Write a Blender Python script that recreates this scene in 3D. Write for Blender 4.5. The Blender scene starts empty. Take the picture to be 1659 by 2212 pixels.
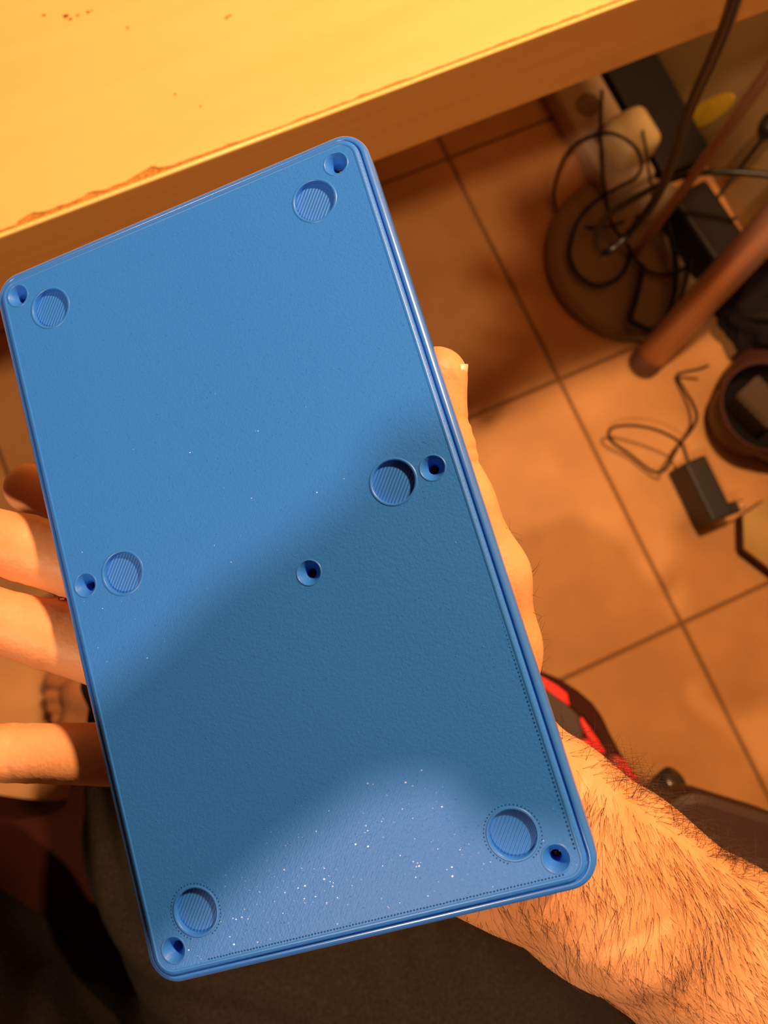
import bpy, bmesh, math, random
import numpy as np
import openvdb as vdb
from mathutils import Vector, Matrix, noise
from mathutils.geometry import delaunay_2d_cdt

# ------------------------------------------------------------------ camera, world, lights
SC = bpy.context.scene
COL = SC.collection
RWC = np.array([[0.91301547, -0.40669067, 0.03170898],
                [0.39576538, 0.90195737, 0.17275032],
                [-0.09885609, -0.14517440, 0.98445511]])   # world -> camera axes
EYE = np.array([0.0, 0.0, 1.099])
FPX, CX, CY = 1661.0, 829.5, 1106.0

cam_data = bpy.data.cameras.new('camera')
cam = bpy.data.objects.new('camera', cam_data)
COL.objects.link(cam)
m3 = Matrix(RWC.T.tolist()).to_4x4()
m3.translation = Vector(EYE)
cam.matrix_world = m3
cam_data.sensor_fit = 'VERTICAL'
cam_data.sensor_height = 36.0
cam_data.lens = FPX / 2212.0 * 36.0
cam_data.clip_start = 0.002
cam_data.clip_end = 50
cam_data.dof.use_dof = True
cam_data.dof.focus_distance = 0.180
cam_data.dof.aperture_fstop = 17.0
SC.camera = cam

SC.view_settings.view_transform = 'Standard'
SC.view_settings.look = 'None'
SC.view_settings.exposure = 0.0
SC.view_settings.gamma = 1.0
SC.view_settings.use_curve_mapping = False

world = bpy.data.worlds.new('room_air')
SC.world = world
world.use_nodes = True
wb = world.node_tree.nodes['Background']
wb.inputs[0].default_value = (1.0, 0.62, 0.42, 1)
wb.inputs[1].default_value = 0.025

LAMP_A = (0.50, 0.285, 1.50)     # reading lamp over the desk edge
LAMP_B = (-0.84, -0.50, 2.25)    # ceiling lamp behind the sitter


def point_light(name, loc, power, color, radius):
    d = bpy.data.lights.new(name, 'POINT')
    d.energy = power
    d.color = color
    d.shadow_soft_size = radius
    o = bpy.data.objects.new(name, d)
    o.location = loc
    COL.objects.link(o)
    return o


point_light('ceiling_bulb', LAMP_B, 90, (1.0, 0.64, 0.38), 0.045)
lamp_bulb = point_light('reading_bulb', LAMP_A, 58, (1.0, 0.57, 0.27), 0.035)

# ------------------------------------------------------------------ helpers
random.seed(7)
RNG = np.random.default_rng(7)


def C(px, py, d):
    """point seen at pixel (px, py) at depth d along the view axis"""
    c = np.array([(px - CX) / FPX * d, -(py - CY) / FPX * d, -d])
    return RWC.T @ c + EYE


def W(px, py, z):
    """point seen at pixel (px, py) at height z"""
    c = RWC.T @ np.array([(px - CX) / FPX, -(py - CY) / FPX, -1.0])
    return EYE + c * ((z - EYE[2]) / c[2])


def WX(px, py, x):
    c = RWC.T @ np.array([(px - CX) / FPX, -(py - CY) / FPX, -1.0])
    return EYE + c * ((x - EYE[0]) / c[0])


def to_px(p):
    q = RWC @ (np.asarray(p) - EYE)
    return CX + FPX * q[0] / -q[2], CY - FPX * q[1] / -q[2]


def tag(o, label=None, cat=None, group=None, kind=None):
    if label: o['label'] = label
    if cat: o['category'] = cat
    if group: o['group'] = group
    if kind: o['kind'] = kind
    return o


def link(name, me, mat, parent=None, smooth=False):
    if mat is not None:
        me.materials.append(mat)
    if smooth:
        me.polygons.foreach_set('use_smooth', [True] * len(me.polygons))
    o = bpy.data.objects.new(name, me)
    COL.objects.link(o)
    if parent is not None:
        o.parent = parent
        o.matrix_parent_inverse = Matrix.Translation(-Vector(parent.location))
    return o


def empty(name, loc, label, cat, group=None):
    o = bpy.data.objects.new(name, None)
    o.location = Vector(loc)
    COL.objects.link(o)
    o.empty_display_size = 0.02
    return tag(o, label, cat, group)


def from_arrays(name, v, f):
    me = bpy.data.meshes.new(name)
    me.from_pydata([tuple(map(float, p)) for p in v], [], [tuple(int(i) for i in q) for q in f])
    me.update()
    return me


def bm_mesh(name, bm):
    bmesh.ops.recalc_face_normals(bm, faces=bm.faces)
    me = bpy.data.meshes.new(name)
    bm.to_mesh(me)
    bm.free()
    return me


def box_bm(cx, cy, cz, sx, sy, sz, bevel=0.0, seg=2, rz=0.0, rx=0.0, ry=0.0):
    bm = bmesh.new()
    bmesh.ops.create_cube(bm, size=1)
    bmesh.ops.scale(bm, vec=(sx, sy, sz), verts=bm.verts)
    if bevel > 0:
        bmesh.ops.bevel(bm, geom=bm.edges[:], offset=bevel, segments=seg, affect='EDGES', profile=0.5)
    M = Matrix.Translation((cx, cy, cz)) @ Matrix.Rotation(rz, 4, 'Z') @ Matrix.Rotation(ry, 4, 'Y') @ Matrix.Rotation(rx, 4, 'X')
    bmesh.ops.transform(bm, matrix=M, verts=bm.verts)
    return bm


def box(name, mat, parent, c, s, bevel=0.0, seg=2, rz=0.0, rx=0.0, ry=0.0, smooth=False):
    return link(name, bm_mesh(name, box_bm(*c, *s, bevel, seg, rz, rx, ry)), mat, parent, smooth)


def lathe_mesh(name, prof, origin=(0, 0, 0), axis=(0, 0, 1), n=48, close=False):
    """profile of (radius, height) turned round axis at origin"""
    q = Vector((0, 0, 1)).rotation_difference(Vector(axis).normalized())
    v, f = [], []
    for r, h in prof:
        for k in range(n):
            a = 2 * math.pi * k / n
            v.append(Vector(origin) + q @ Vector((r * math.cos(a), r * math.sin(a), h)))
    for i in range(len(prof) - 1):
        for k in range(n):
            k2 = (k + 1) % n
            f.append((i * n + k, i * n + k2, (i + 1) * n + k2, (i + 1) * n + k))
    bm = bmesh.new()
    me = from_arrays(name, v, f)
    bm.from_mesh(me)
    bmesh.ops.remove_doubles(bm, verts=bm.verts, dist=1e-6)
    if close:
        bmesh.ops.holes_fill(bm, edges=[e for e in bm.edges if e.is_boundary], sides=0)
    bmesh.ops.recalc_face_normals(bm, faces=bm.faces)
    bm.to_mesh(me)
    bm.free()
    return me


def catmull(pts, per=8, closed=False):
    p = [np.asarray(q, float) for q in pts]
    P = [2 * p[0] - p[1]] + p + [2 * p[-1] - p[-2]]
    out = []
    for i in range(1, len(P) - 2):
        for k in range(per):
            t = k / per
            a, b, c, d = P[i - 1], P[i], P[i + 1], P[i + 2]
            out.append(0.5 * ((2 * b) + (c - a) * t + (2 * a - 5 * b + 4 * c - d) * t * t + (3 * b - a - 3 * c + d) * t ** 3))
    out.append(P[-2])
    return np.array(out)


def tube_mesh(name, pts, r, n=10, per=8, smooth=True):
    path = catmull(pts, per) if per > 1 else np.array(pts, float)
    rr = np.full(len(path), r) if np.isscalar(r) else np.interp(np.linspace(0, 1, len(path)), np.linspace(0, 1, len(r)), r)
    tan = np.gradient(path, axis=0)
    tan /= np.linalg.norm(tan, axis=1)[:, None] + 1e-12
    up = Vector((0.31, 0.17, 0.93))
    v, f = [], []
    u = Vector(tan[0]).cross(up).normalized()
    for i, (c, t) in enumerate(zip(path, tan)):
        t = Vector(t)
        u = (u - t * u.dot(t)).normalized()
        w = t.cross(u)
        for k in range(n):
            a = 2 * math.pi * k / n
            v.append(Vector(c) + (u * math.cos(a) + w * math.sin(a)) * float(rr[i]))
    L = len(path)
    for i in range(L - 1):
        for k in range(n):
            k2 = (k + 1) % n
            f.append((i * n + k, i * n + k2, (i + 1) * n + k2, (i + 1) * n + k))
    f.append(tuple(range(n))[::-1])
    f.append(tuple((L - 1) * n + k for k in range(n)))
    return from_arrays(name, v, f)


def prism_mesh(name, outline, zt, zb, bevel=0.0):
    """outline of xy points (top view) between two heights"""
    bm = bmesh.new()
    vs = [bm.verts.new((p[0], p[1], zt)) for p in outline]
    fc = bm.faces.new(vs)
    r = bmesh.ops.extrude_face_region(bm, geom=[fc])
    bmesh.ops.translate(bm, vec=(0, 0, zb - zt), verts=[g for g in r['geom'] if isinstance(g, bmesh.types.BMVert)])
    if bevel:
        bmesh.ops.bevel(bm, geom=[e for e in bm.edges if abs(e.verts[0].co.z - e.verts[1].co.z) < 1e-6], offset=bevel, segments=2, affect='EDGES', profile=0.5)
    return bm_mesh(name, bm)


# ------------------------------------------------------------------ materials
def mat(name, color, rough=0.5, spec=0.5, metal=0.0, noise_amt=0.0, noise_scale=10.0, color2=None, bump=0.0,
        bump_scale=200.0, sss=0.0, sheen=0.0, coat=0.0, detail=4.0):
    m = bpy.data.materials.new(name)
    m.use_nodes = True
    nt = m.node_tree
    b = nt.nodes['Principled BSDF']
    b.inputs['Base Color'].default_value = (*color, 1)
    b.inputs['Roughness'].default_value = rough
    b.inputs['Metallic'].default_value = metal
    b.inputs['Specular IOR Level'].default_value = spec
    if sheen:
        b.inputs['Sheen Weight'].default_value = sheen
        b.inputs['Sheen Roughness'].default_value = 0.5
    if coat:
        b.inputs['Coat Weight'].default_value = coat
    if sss:
        b.inputs['Subsurface Weight'].default_value = sss
        b.inputs['Subsurface Radius'].default_value = (0.004, 0.0015, 0.0007)
        b.inputs['Subsurface Scale'].default_value = 1.0
    tc = nt.nodes.new('ShaderNodeTexCoord')
    if color2 is not None:
        n = nt.nodes.new('ShaderNodeTexNoise')
        n.inputs['Scale'].default_value = noise_scale
        n.inputs['Detail'].default_value = detail
        nt.links.new(tc.outputs['Object'], n.inputs['Vector'])
        r = nt.nodes.new('ShaderNodeValToRGB')
        r.color_ramp.elements[0].position = 0.35
        r.color_ramp.elements[1].position = 0.68
        r.color_ramp.elements[0].color = (*color, 1)
        r.color_ramp.elements[1].color = (*color2, 1)
        nt.links.new(n.outputs['Fac'], r.inputs['Fac'])
        nt.links.new(r.outputs['Color'], b.inputs['Base Color'])
    if bump:
        n2 = nt.nodes.new('ShaderNodeTexNoise')
        n2.inputs['Scale'].default_value = bump_scale
        n2.inputs['Detail'].default_value = 3.0
        nt.links.new(tc.outputs['Object'], n2.inputs['Vector'])
        bp = nt.nodes.new('ShaderNodeBump')
        bp.inputs['Strength'].default_value = bump
        bp.inputs['Distance'].default_value = 0.001
        nt.links.new(n2.outputs['Fac'], bp.inputs['Height'])
        nt.links.new(bp.outputs['Normal'], b.inputs['Normal'])
    return m


M_TILE = mat('tile_stone', (0.60, 0.285, 0.098), 0.55, 0.35, color2=(0.74, 0.37, 0.13), noise_scale=9.0, bump=0.25, bump_scale=60, detail=8)
M_GROUT = mat('grout', (0.30, 0.15, 0.06), 0.9, 0.1)
M_WALL = mat('wall_paint', (0.42, 0.27, 0.10), 0.8, 0.2, bump=0.2, bump_scale=90)
M_PLAIN = mat('plaster', (0.22, 0.15, 0.09), 0.9, 0.1)
M_BLACK = mat('black_plastic', (0.018, 0.014, 0.013), 0.45, 0.4)
M_BLACKCABLE = mat('black_cable', (0.007, 0.006, 0.0055), 0.5, 0.3)
M_BROWNCABLE = mat('brown_cable', (0.010, 0.007, 0.007), 0.34, 0.4)
M_METAL = mat('satin_metal', (0.74, 0.50, 0.38), 0.38, 0.5, metal=0.55)
M_LAMPBASE = mat('lamp_base_enamel', (0.32, 0.215, 0.125), 0.45, 0.4)
M_BEIGE = mat('beige_plastic', (0.58, 0.40, 0.24), 0.45, 0.4)
M_SOCKET = mat('socket_beige', (0.30, 0.19, 0.11), 0.6, 0.3)
M_CHARGER = mat('cream_plastic', (0.80, 0.58, 0.26), 0.4, 0.4)
M_YELLOW = mat('yellow_paper', (0.85, 0.55, 0.03), 0.7, 0.2)
M_BASKET = mat('basket_vinyl', (0.085, 0.030, 0.024), 0.5, 0.3)
M_DARKCLOTH = mat('dark_cloth', (0.016, 0.012, 0.013), 0.95, 0.1, bump=0.6, bump_scale=150)
M_GREYBOX = mat('grey_card', (0.085, 0.055, 0.035), 0.7, 0.2)
M_BOXLID = mat('tan_lid', (0.50, 0.31, 0.11), 0.6, 0.3, color2=(0.56, 0.33, 0.10), noise_scale=20)
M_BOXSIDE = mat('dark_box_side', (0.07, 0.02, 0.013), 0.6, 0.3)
M_RED = mat('red_vinyl', (0.75, 0.022, 0.016), 0.45, 0.4)
M_CHAIRBLACK = mat('black_vinyl', (0.032, 0.0105, 0.007), 0.55, 0.25, bump=0.15, bump_scale=300)
M_SEAT = mat('seat_cloth', (0.040, 0.011, 0.007), 0.9, 0.05, bump=0.15, bump_scale=300)
M_CHAIRGREY = mat('charcoal_mesh', (0.075, 0.050, 0.040), 0.85, 0.2, bump=0.5, bump_scale=500)
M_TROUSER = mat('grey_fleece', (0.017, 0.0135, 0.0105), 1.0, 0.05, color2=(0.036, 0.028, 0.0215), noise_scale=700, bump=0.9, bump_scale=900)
M_HAIR = mat('dark_hair', (0.030, 0.011, 0.005), 0.4, 0.4)
M_NAIL = mat('nail', (0.86, 0.56, 0.40), 0.3, 0.5)
M_SCREW = mat('screw_steel', (0.16, 0.11, 0.06), 0.35, 0.5, metal=0.9)
M_HOLE = mat('hole_dark', (0.006, 0.005, 0.006), 0.8, 0.1)
M_EDGE = mat('edge_strip', (0.84, 0.58, 0.22), 0.3, 0.5)
M_CORE = mat('chipboard', (0.33, 0.15, 0.03), 0.9, 0.1, color2=(0.55, 0.27, 0.06), noise_scale=500, bump=1.0, bump_scale=600)
M_CHIP = mat('dent_brown', (0.20, 0.085, 0.02), 0.9, 0.1)
M_PHONE = mat('phone_black', (0.02, 0.02, 0.022), 0.3, 0.5)


def wood_material(name, base, streak, rough, axis_scale):
    m = mat(name, base, rough, 0.4)
    nt = m.node_tree
    b = nt.nodes['Principled BSDF']
    tc = nt.nodes.new('ShaderNodeTexCoord')
    mp = nt.nodes.new('ShaderNodeMapping')
    mp.inputs['Scale'].default_value = axis_scale
    mp.inputs['Rotation'].default_value = (0, 0, 0.02)
    n = nt.nodes.new('ShaderNodeTexNoise')
    n.inputs['Scale'].default_value = 1.0
    n.inputs['Detail'].default_value = 6
    n.inputs['Distortion'].default_value = 0.6
    r = nt.nodes.new('ShaderNodeValToRGB')
    r.color_ramp.elements[0].position = 0.38
    r.color_ramp.elements[1].position = 0.66
    r.color_ramp.elements[0].color = (*base, 1)
    r.color_ramp.elements[1].color = (*streak, 1)
    nt.links.new(tc.outputs['Object'], mp.inputs['Vector'])
    nt.links.new(mp.outputs['Vector'], n.inputs['Vector'])
    nt.links.new(n.outputs['Fac'], r.inputs['Fac'])
    nt.links.new(r.outputs['Color'], b.inputs['Base Color'])
    return m


M_WOOD = wood_material('pale_laminate', (0.76, 0.455, 0.160), (0.735, 0.430, 0.145), 0.42, (5, 70, 90))
M_WOODFRONT = wood_material('front_laminate', (0.72, 0.37, 0.10), (0.68, 0.34, 0.088), 0.45, (8, 60, 260))


def plastic_blue():
    m = mat('blue_print', (0.024, 0.178, 0.76), 0.40, 0.30)
    nt = m.node_tree
    b = nt.nodes['Principled BSDF']
    tc = nt.nodes.new('ShaderNodeTexCoord')
    n = nt.nodes.new('ShaderNodeTexNoise')
    n.inputs['Scale'].default_value = 1500
    n.inputs['Detail'].default_value = 2
    w = nt.nodes.new('ShaderNodeTexWave')
    w.inputs['Scale'].default_value = 560
    w.inputs['Distortion'].default_value = 0.6
    w.inputs['Detail Scale'].default_value = 0.3
    mp = nt.nodes.new('ShaderNodeMapping')
    mp.inputs['Rotation'].default_value = (0, 0, math.radians(-38))
    nt.links.new(tc.outputs['Object'], mp.inputs['Vector'])
    nt.links.new(mp.outputs['Vector'], w.inputs['Vector'])
    nt.links.new(tc.outputs['Object'], n.inputs['Vector'])
    mx = nt.nodes.new('ShaderNodeMath')
    mx.operation = 'MULTIPLY_ADD'
    nt.links.new(w.outputs['Fac'], mx.inputs[0])
    mx.inputs[1].default_value = 0.10
    nt.links.new(n.outputs['Fac'], mx.inputs[2])
    bp = nt.nodes.new('ShaderNodeBump')
    bp.inputs['Strength'].default_value = 0.4
    bp.inputs['Distance'].default_value = 0.0002
    nt.links.new(mx.outputs[0], bp.inputs['Height'])
    # scattered tiny nubs that glint
    vo = nt.nodes.new('ShaderNodeTexVoronoi')
    vo.inputs['Scale'].default_value = 1150
    nt.links.new(tc.outputs['Object'], vo.inputs['Vector'])
    mr = nt.nodes.new('ShaderNodeMapRange')
    mr.interpolation_type = 'SMOOTHSTEP'
    mr.inputs['From Min'].default_value = 0.0
    mr.inputs['From Max'].default_value = 0.22
    mr.inputs['To Min'].default_value = 1.0
    mr.inputs['To Max'].default_value = 0.0
    nt.links.new(vo.outputs['Distance'], mr.inputs['Value'])
    b2 = nt.nodes.new('ShaderNodeBump')
    b2.inputs['Strength'].default_value = 1.0
    b2.inputs['Distance'].default_value = 0.00002
    nt.links.new(mr.outputs[0], b2.inputs['Height'])
    nt.links.new(bp.outputs['Normal'], b2.inputs['Normal'])
    nt.links.new(b2.outputs['Normal'], b.inputs['Normal'])
    rr = nt.nodes.new('ShaderNodeMapRange')
    rr.inputs['To Min'].default_value = 0.46
    rr.inputs['To Max'].default_value = 0.14
    nt.links.new(mr.outputs[0], rr.inputs['Value'])
    nt.links.new(rr.outputs[0], b.inputs['Roughness'])
    return m


M_BLUE = plastic_blue()
M_BLUERIM = mat('blue_print_rim', (0.030, 0.170, 0.70), 0.22, 0.7)


def ridged_blue():
    m = mat('blue_ridged', (0.024, 0.178, 0.76), 0.42, 0.5)
    nt = m.node_tree
    b = nt.nodes['Principled BSDF']
    tc = nt.nodes.new('ShaderNodeTexCoord')
    mp = nt.nodes.new('ShaderNodeMapping')
    mp.inputs['Rotation'].default_value = (0, 0, math.radians(-38))
    w = nt.nodes.new('ShaderNodeTexWave')
    w.inputs['Scale'].default_value = 430
    w.inputs['Distortion'].default_value = 0.3
    nt.links.new(tc.outputs['Object'], mp.inputs['Vector'])
    nt.links.new(mp.outputs['Vector'], w.inputs['Vector'])
    bp = nt.nodes.new('ShaderNodeBump')
    bp.inputs['Strength'].default_value = 0.7
    bp.inputs['Distance'].default_value = 0.0002
    nt.links.new(w.outputs['Fac'], bp.inputs['Height'])
    nt.links.new(bp.outputs['Normal'], b.inputs['Normal'])
    return m


M_RIDGE = ridged_blue()


def skin_material():
    m = mat('skin', (0.66, 0.285, 0.125), 0.5, 0.35, color2=(0.78, 0.375, 0.185), noise_scale=55, sss=0.12)
    nt = m.node_tree
    b = nt.nodes['Principled BSDF']
    tc = nt.nodes.new('ShaderNodeTexCoord')
    v = nt.nodes.new('ShaderNodeTexVoronoi')
    v.inputs['Scale'].default_value = 900
    n = nt.nodes.new('ShaderNodeTexNoise')
    n.inputs['Scale'].default_value = 260
    n.inputs['Detail'].default_value = 4
    a = nt.nodes.new('ShaderNodeMath')
    a.operation = 'MULTIPLY_ADD'
    nt.links.new(tc.outputs['Object'], v.inputs['Vector'])
    nt.links.new(tc.outputs['Object'], n.inputs['Vector'])
    nt.links.new(v.outputs['Distance'], a.inputs[0])
    a.inputs[1].default_value = 0.35
    nt.links.new(n.outputs['Fac'], a.inputs[2])
    bp = nt.nodes.new('ShaderNodeBump')
    bp.inputs['Strength'].default_value = 0.30
    bp.inputs['Distance'].default_value = 0.0006
    nt.links.new(a.outputs[0], bp.inputs['Height'])
    nt.links.new(bp.outputs['Normal'], b.inputs['Normal'])
    return m


M_SKIN = skin_material()

# ------------------------------------------------------------------ the room
T = 0.40
GX, GY = 0.4353, 0.2418
floor = link('floor', prism_mesh('floor', [(-1.6, -1.4), (0.83, -1.4), (0.83, 1.16), (-1.6, 1.16)], -0.0025, -0.05), M_GROUT)
tag(floor, kind='structure')
tile_me = bm_mesh('tile', box_bm(0, 0, -0.006, T - 0.0055, T - 0.0055, 0.012, 0.0018, 1))
tile_me.materials.append(M_TILE)
for i in range(-5, 1):
    for j in range(-4, 3):
        cx, cy = GX + (i + 0.5) * T, GY + (j - 0.5) * T
        if i == 0:
            # the cut tiles against the right wall
            wdt = 0.815 - GX
            o = box('tile', M_TILE, floor, (GX + wdt / 2, cy, -0.006), (wdt - 0.0055, T - 0.0055, 0.012), 0.0018, 1)
        else:
            o = bpy.data.objects.new('tile', tile_me)
            COL.objects.link(o)
            o.parent = floor
            o.location = (cx, cy, random.uniform(-0.0004, 0.0))

wr = box('wall_right', M_WALL, None, (0.865, -0.12, 1.2), (0.10, 2.56, 2.5))
tag(wr, kind='structure')
wbk = box('wall_back', M_PLAIN, None, (-0.385, 1.10 + 0.05, 1.2), (2.40, 0.10, 2.5))
tag(wbk, kind='structure')

# ------------------------------------------------------------------ the desk
DZ, DY, DT = 0.74, 0.2569, 0.055
DX0, DX1 = -0.95, 0.60
desk = empty('desk', ((DX0 + DX1) / 2, 0.6, 0.0), 'pale wood-grain desk with a chipped front edge and thick brown front face', 'desk')
box('tabletop', M_CORE, desk, ((DX0 + DX1) / 2, (DY + 0.002 + 1.0) / 2, DZ - DT / 2 - 0.0007), (DX1 - DX0, 1.0 - DY - 0.002, DT - 0.0014))
# front face sheet and the thin pale edge strip above it
box('front_panel', M_WOODFRONT, desk, ((DX0 + DX1) / 2, DY + 0.0010, DZ - DT / 2 - 0.0012), (DX1 - DX0, 0.0020, DT - 0.0024))
link('edge_strip', tube_mesh('edge_strip', [(DX0, DY + 0.0009, DZ - 0.0010), (DX1, DY + 0.0009, DZ - 0.0010)], 0.00115, 12, 1), M_EDGE, desk, True)
# top sheet with its broken front line (distances behind the edge, read along the edge)
CH = [(0, 455), (30, 444), (60, 436), (68, 420), (85, 412), (105, 398), (130, 383), (152, 383), (180, 379), (208, 370), (240, 355), (270, 349),
      (300, 335), (330, 322), (352, 305), (370, 300), (400, 297), (430, 290), (448, 279), (470, 271), (495, 265), (520, 250), (540, 236),
      (560, 225), (580, 214), (600, 201), (615, 199), (632, 204), (650, 203), (690, 195), (715, 183), (740, 176), (770, 164), (800, 155),
      (840, 141), (880, 126), (905, 113), (930, 105), (960, 100), (990, 87), (1020, 76), (1050, 66), (1080, 56), (1115, 44), (1150, 31), (1190, 12)]
edge_pts = []
for qx, qy in CH:
    p = W(qx / 1.843, qy / 1.843 + 250, DZ)
    edge_pts.append((p[0], max(p[1], DY + 0.0024)))
edge_pts = sorted(edge_pts)
fine = []
for a, b in zip(edge_pts[:-1], edge_pts[1:]):
    for k in range(4):
        t = k / 4
        x, y = a[0] + (b[0] - a[0]) * t, a[1] + (b[1] - a[1]) * t
        fine.append((x, y + noise.noise((x * 900, 1.7, 0)) * 0.00035))
fine.append(edge_pts[-1])
x = fine[-1][0]
while x < DX1 - 0.004:
    x += 0.002
    fine.append((x, DY + 0.0030 + 0.0009 * noise.noise((x * 160, 4.2, 0)) + 0.0005 * noise.noise((x * 900, 9.2, 0))))
fine.append((DX1, DY + 0.003))
left = []
x = fine[0][0]
while x > DX0 + 0.004:
    x -= 0.004
    left.append((x, DY + 0.0045 + 0.0018 * noise.noise((x * 90, 2.2, 0))))
outline = [(DX0, DY + 0.004)] + left[::-1] + fine + [(DX1, 1.0), (DX0, 1.0)]
link('top_sheet', prism_mesh('top_sheet', outline, DZ, DZ - 0.0016), M_WOOD, desk)
for (px, py, r) in [(95, 33, 2.6), (143, 35, 4.2), (152, 41, 2.8), (168, 33, 2.2), (190, 27, 2.6), (199, 23, 1.8), (276, 60, 1.9), (490, 38, 3.2), (497, 33, 1.8), (378, 204, 1.8), (433, 230, 2.4)]:
    p = W(px, py, DZ)
    rad = r / 4600 * 1.5
    v = []
    for k in range(9):
        a = 2 * math.pi * k / 9
        rr = rad * random.uniform(0.55, 1.15)
        v.append((p[0] + 1.5 * rr * math.cos(a), p[1] + rr * math.sin(a)))
    link('chip_mark', prism_mesh('chip_mark', v, DZ + 0.00012, DZ - 0.0006), M_CHIP, desk)
# legs: the front right one shows, leaning back under the top
l0 = np.array([0.565, 0.213, 0.0])
l1 = WX(1659, 495, 0.560)
d_ = WX(1659, 495, 0.555) * 0
leg_bot = W(1392, 784, 0.0)
ray = RWC.T @ np.array([(1659 - CX) / FPX, -(495 - CY) / FPX, -1.0])
k_ = (0.250 - 0.0) / ray[1]
leg_mid = EYE + ray * k_
t_ = (DZ - DT - leg_bot[2]) / (leg_mid[2] - leg_bot[2])
leg_top = leg_bot + (leg_mid - leg_bot) * t_
for (bx, by, tx, ty) in [(leg_bot[0], leg_bot[1], leg_top[0], leg_top[1]), (leg_bot[0], 0.99, leg_top[0], 0.95), (-0.92, 0.23, -0.90, 0.30), (-0.92, 0.99, -0.90, 0.95)]:
    a, b = np.array([bx, by, 0.012]), np.array([tx, ty, DZ - DT + 0.001])
    lg = link('leg', tube_mesh('leg', [a, b], 0.0225, 24, 1), M_METAL, desk, True)
    ax = b - a
    ft = link('rubber_foot', lathe_mesh('rubber_foot', [(0.0, -0.0115), (0.021, -0.0115), (0.0245, -0.008), (0.0245, 0.012), (0.0226, 0.014)], a, ax, 24), mat('foot_brown', (0.16, 0.07, 0.05), 0.5) if bx > 0 and by < 0.5 else M_BLACK, lg, True)

# ------------------------------------------------------------------ floor lamp (disc base, thin pole, head over the desk edge)
LB = (0.628, 0.372)
lamp = empty('floor_lamp', (LB[0], LB[1], 0), 'floor lamp with a wide round base and thin coppery pole, cables lying over it', 'lamp')
link('base', lathe_mesh('base', [(0.0, 0.001), (0.136, 0.001), (0.1385, 0.004), (0.1385, 0.009), (0.136, 0.013), (0.12, 0.0155), (0.03, 0.020), (0.0, 0.020)], (LB[0], LB[1], 0), n=72), M_LAMPBASE, lamp, True)
pole_top = np.array([0.658, 0.372, 1.56])
link('pole', tube_mesh('pole', [(LB[0], LB[1], 0.018), pole_top], 0.0066, 16, 1), M_METAL, lamp, True)
link('arm', tube_mesh('arm', [pole_top, (0.63, 0.36, 1.63), (0.585, 0.325, 1.645), (0.53, 0.295, 1.60)], 0.006, 14, 8), M_METAL, lamp, True)
A = Vector(LAMP_A)
link('lamp_shade', lathe_mesh('lamp_shade', [(0.075, -0.015), (0.070, 0.02), (0.045, 0.07), (0.02, 0.10), (0.0, 0.102)], A, (0.0, 0.0, 1.0), 40), M_BLACK, lamp, True)

# ------------------------------------------------------------------ things on the floor at the right
strip = empty('power_strip', (0.665, 0.60, 0), 'beige power strip with round sockets lying along the wall under the desk', 'power strip')
box('body', M_BEIGE, strip, (0.662, 0.62, 0.021), (0.084, 0.30, 0.042), 0.008, 3, 0.02, smooth=True)
for k, yy in enumerate((0.675, 0.615, 0.735, 0.555)):
    link('socket', lathe_mesh('socket', [(0.0195, 0.0435), (0.018, 0.0445), (0.0165, 0.0435), (0.016, 0.0425), (0.0, 0.0425)], (0.658, yy, 0), n=28), M_SOCKET, strip, True)
charger = empty('charger', (0.67, 0.525, 0.043), 'cream charger block plugged into the near end of the power strip', 'charger')
box('body', M_CHARGER, charger, (0.672, 0.522, 0.073), (0.066, 0.070, 0.058), 0.016, 4, 0.05, smooth=True)
box('plug_face', M_SOCKET, charger, (0.650, 0.556, 0.072), (0.012, 0.006, 0.008), 0.002)

longbox = empty('dark_band', (0.765, 0.66, 0), 'long low dark band on the floor between power strip and wall', 'case')  # dark band between strip and wall, built as a low black box
box('body', M_DARKCLOTH, longbox, (0.764, 0.675, 0.0145), (0.085, 0.41, 0.027), 0.006, 2, 0.0, smooth=False)
box('lid', M_BLACK, longbox, (0.764, 0.675, 0.030), (0.088, 0.413, 0.005), 0.002, 2)
for yy in (0.56, 0.78):
    box('side_tab', M_BLACK, longbox, (0.7195, yy, 0.022), (0.004, 0.02, 0.012), 0.001)

brick = empty('power_brick', (0.70, 0.34, 0), 'larger black power brick leaning by the lamp pole beside the wall', 'power brick')
box('body', M_BLACK, brick, (0.715, 0.355, 0.0535), (0.062, 0.115, 0.062), 0.006, 3, 0.10, smooth=False)
box('cable_port', M_BLACK, brick, (0.7095, 0.296, 0.055), (0.014, 0.012, 0.012), 0.003)

note = empty('wall_sticker', (0.81, 0.40, 0.25), 'yellow paper sticker low on the wall behind the lamp pole', 'sticker')
sv = []
c0 = WX(1532, 240, 0.8147)
for k in range(20):
    a = 2 * math.pi * k / 20
    q = WX(1532 + 52 * math.cos(a) + 16 * math.sin(a), 240 - 34 * math.sin(a) - 20 * math.cos(a), 0.8147)
    sv.append(q)
vv = [tuple(p) for p in sv] + [(p[0] - 0.0015, p[1], p[2]) for p in sv]
ff = [tuple(range(20)), tuple(range(39, 19, -1))] + [(k, (k + 1) % 20, 20 + (k + 1) % 20, 20 + k) for k in range(20)]
link('paper', from_arrays('paper', vv, ff), M_YELLOW, note)
box('fold', M_YELLOW, note, (0.8125, float(c0[1]), float(c0[2])), (0.002, 0.002, 0.035), 0.0004)

# black basket, a soft cone from a wide base to a round mouth, and a crumpled bag behind it


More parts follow.
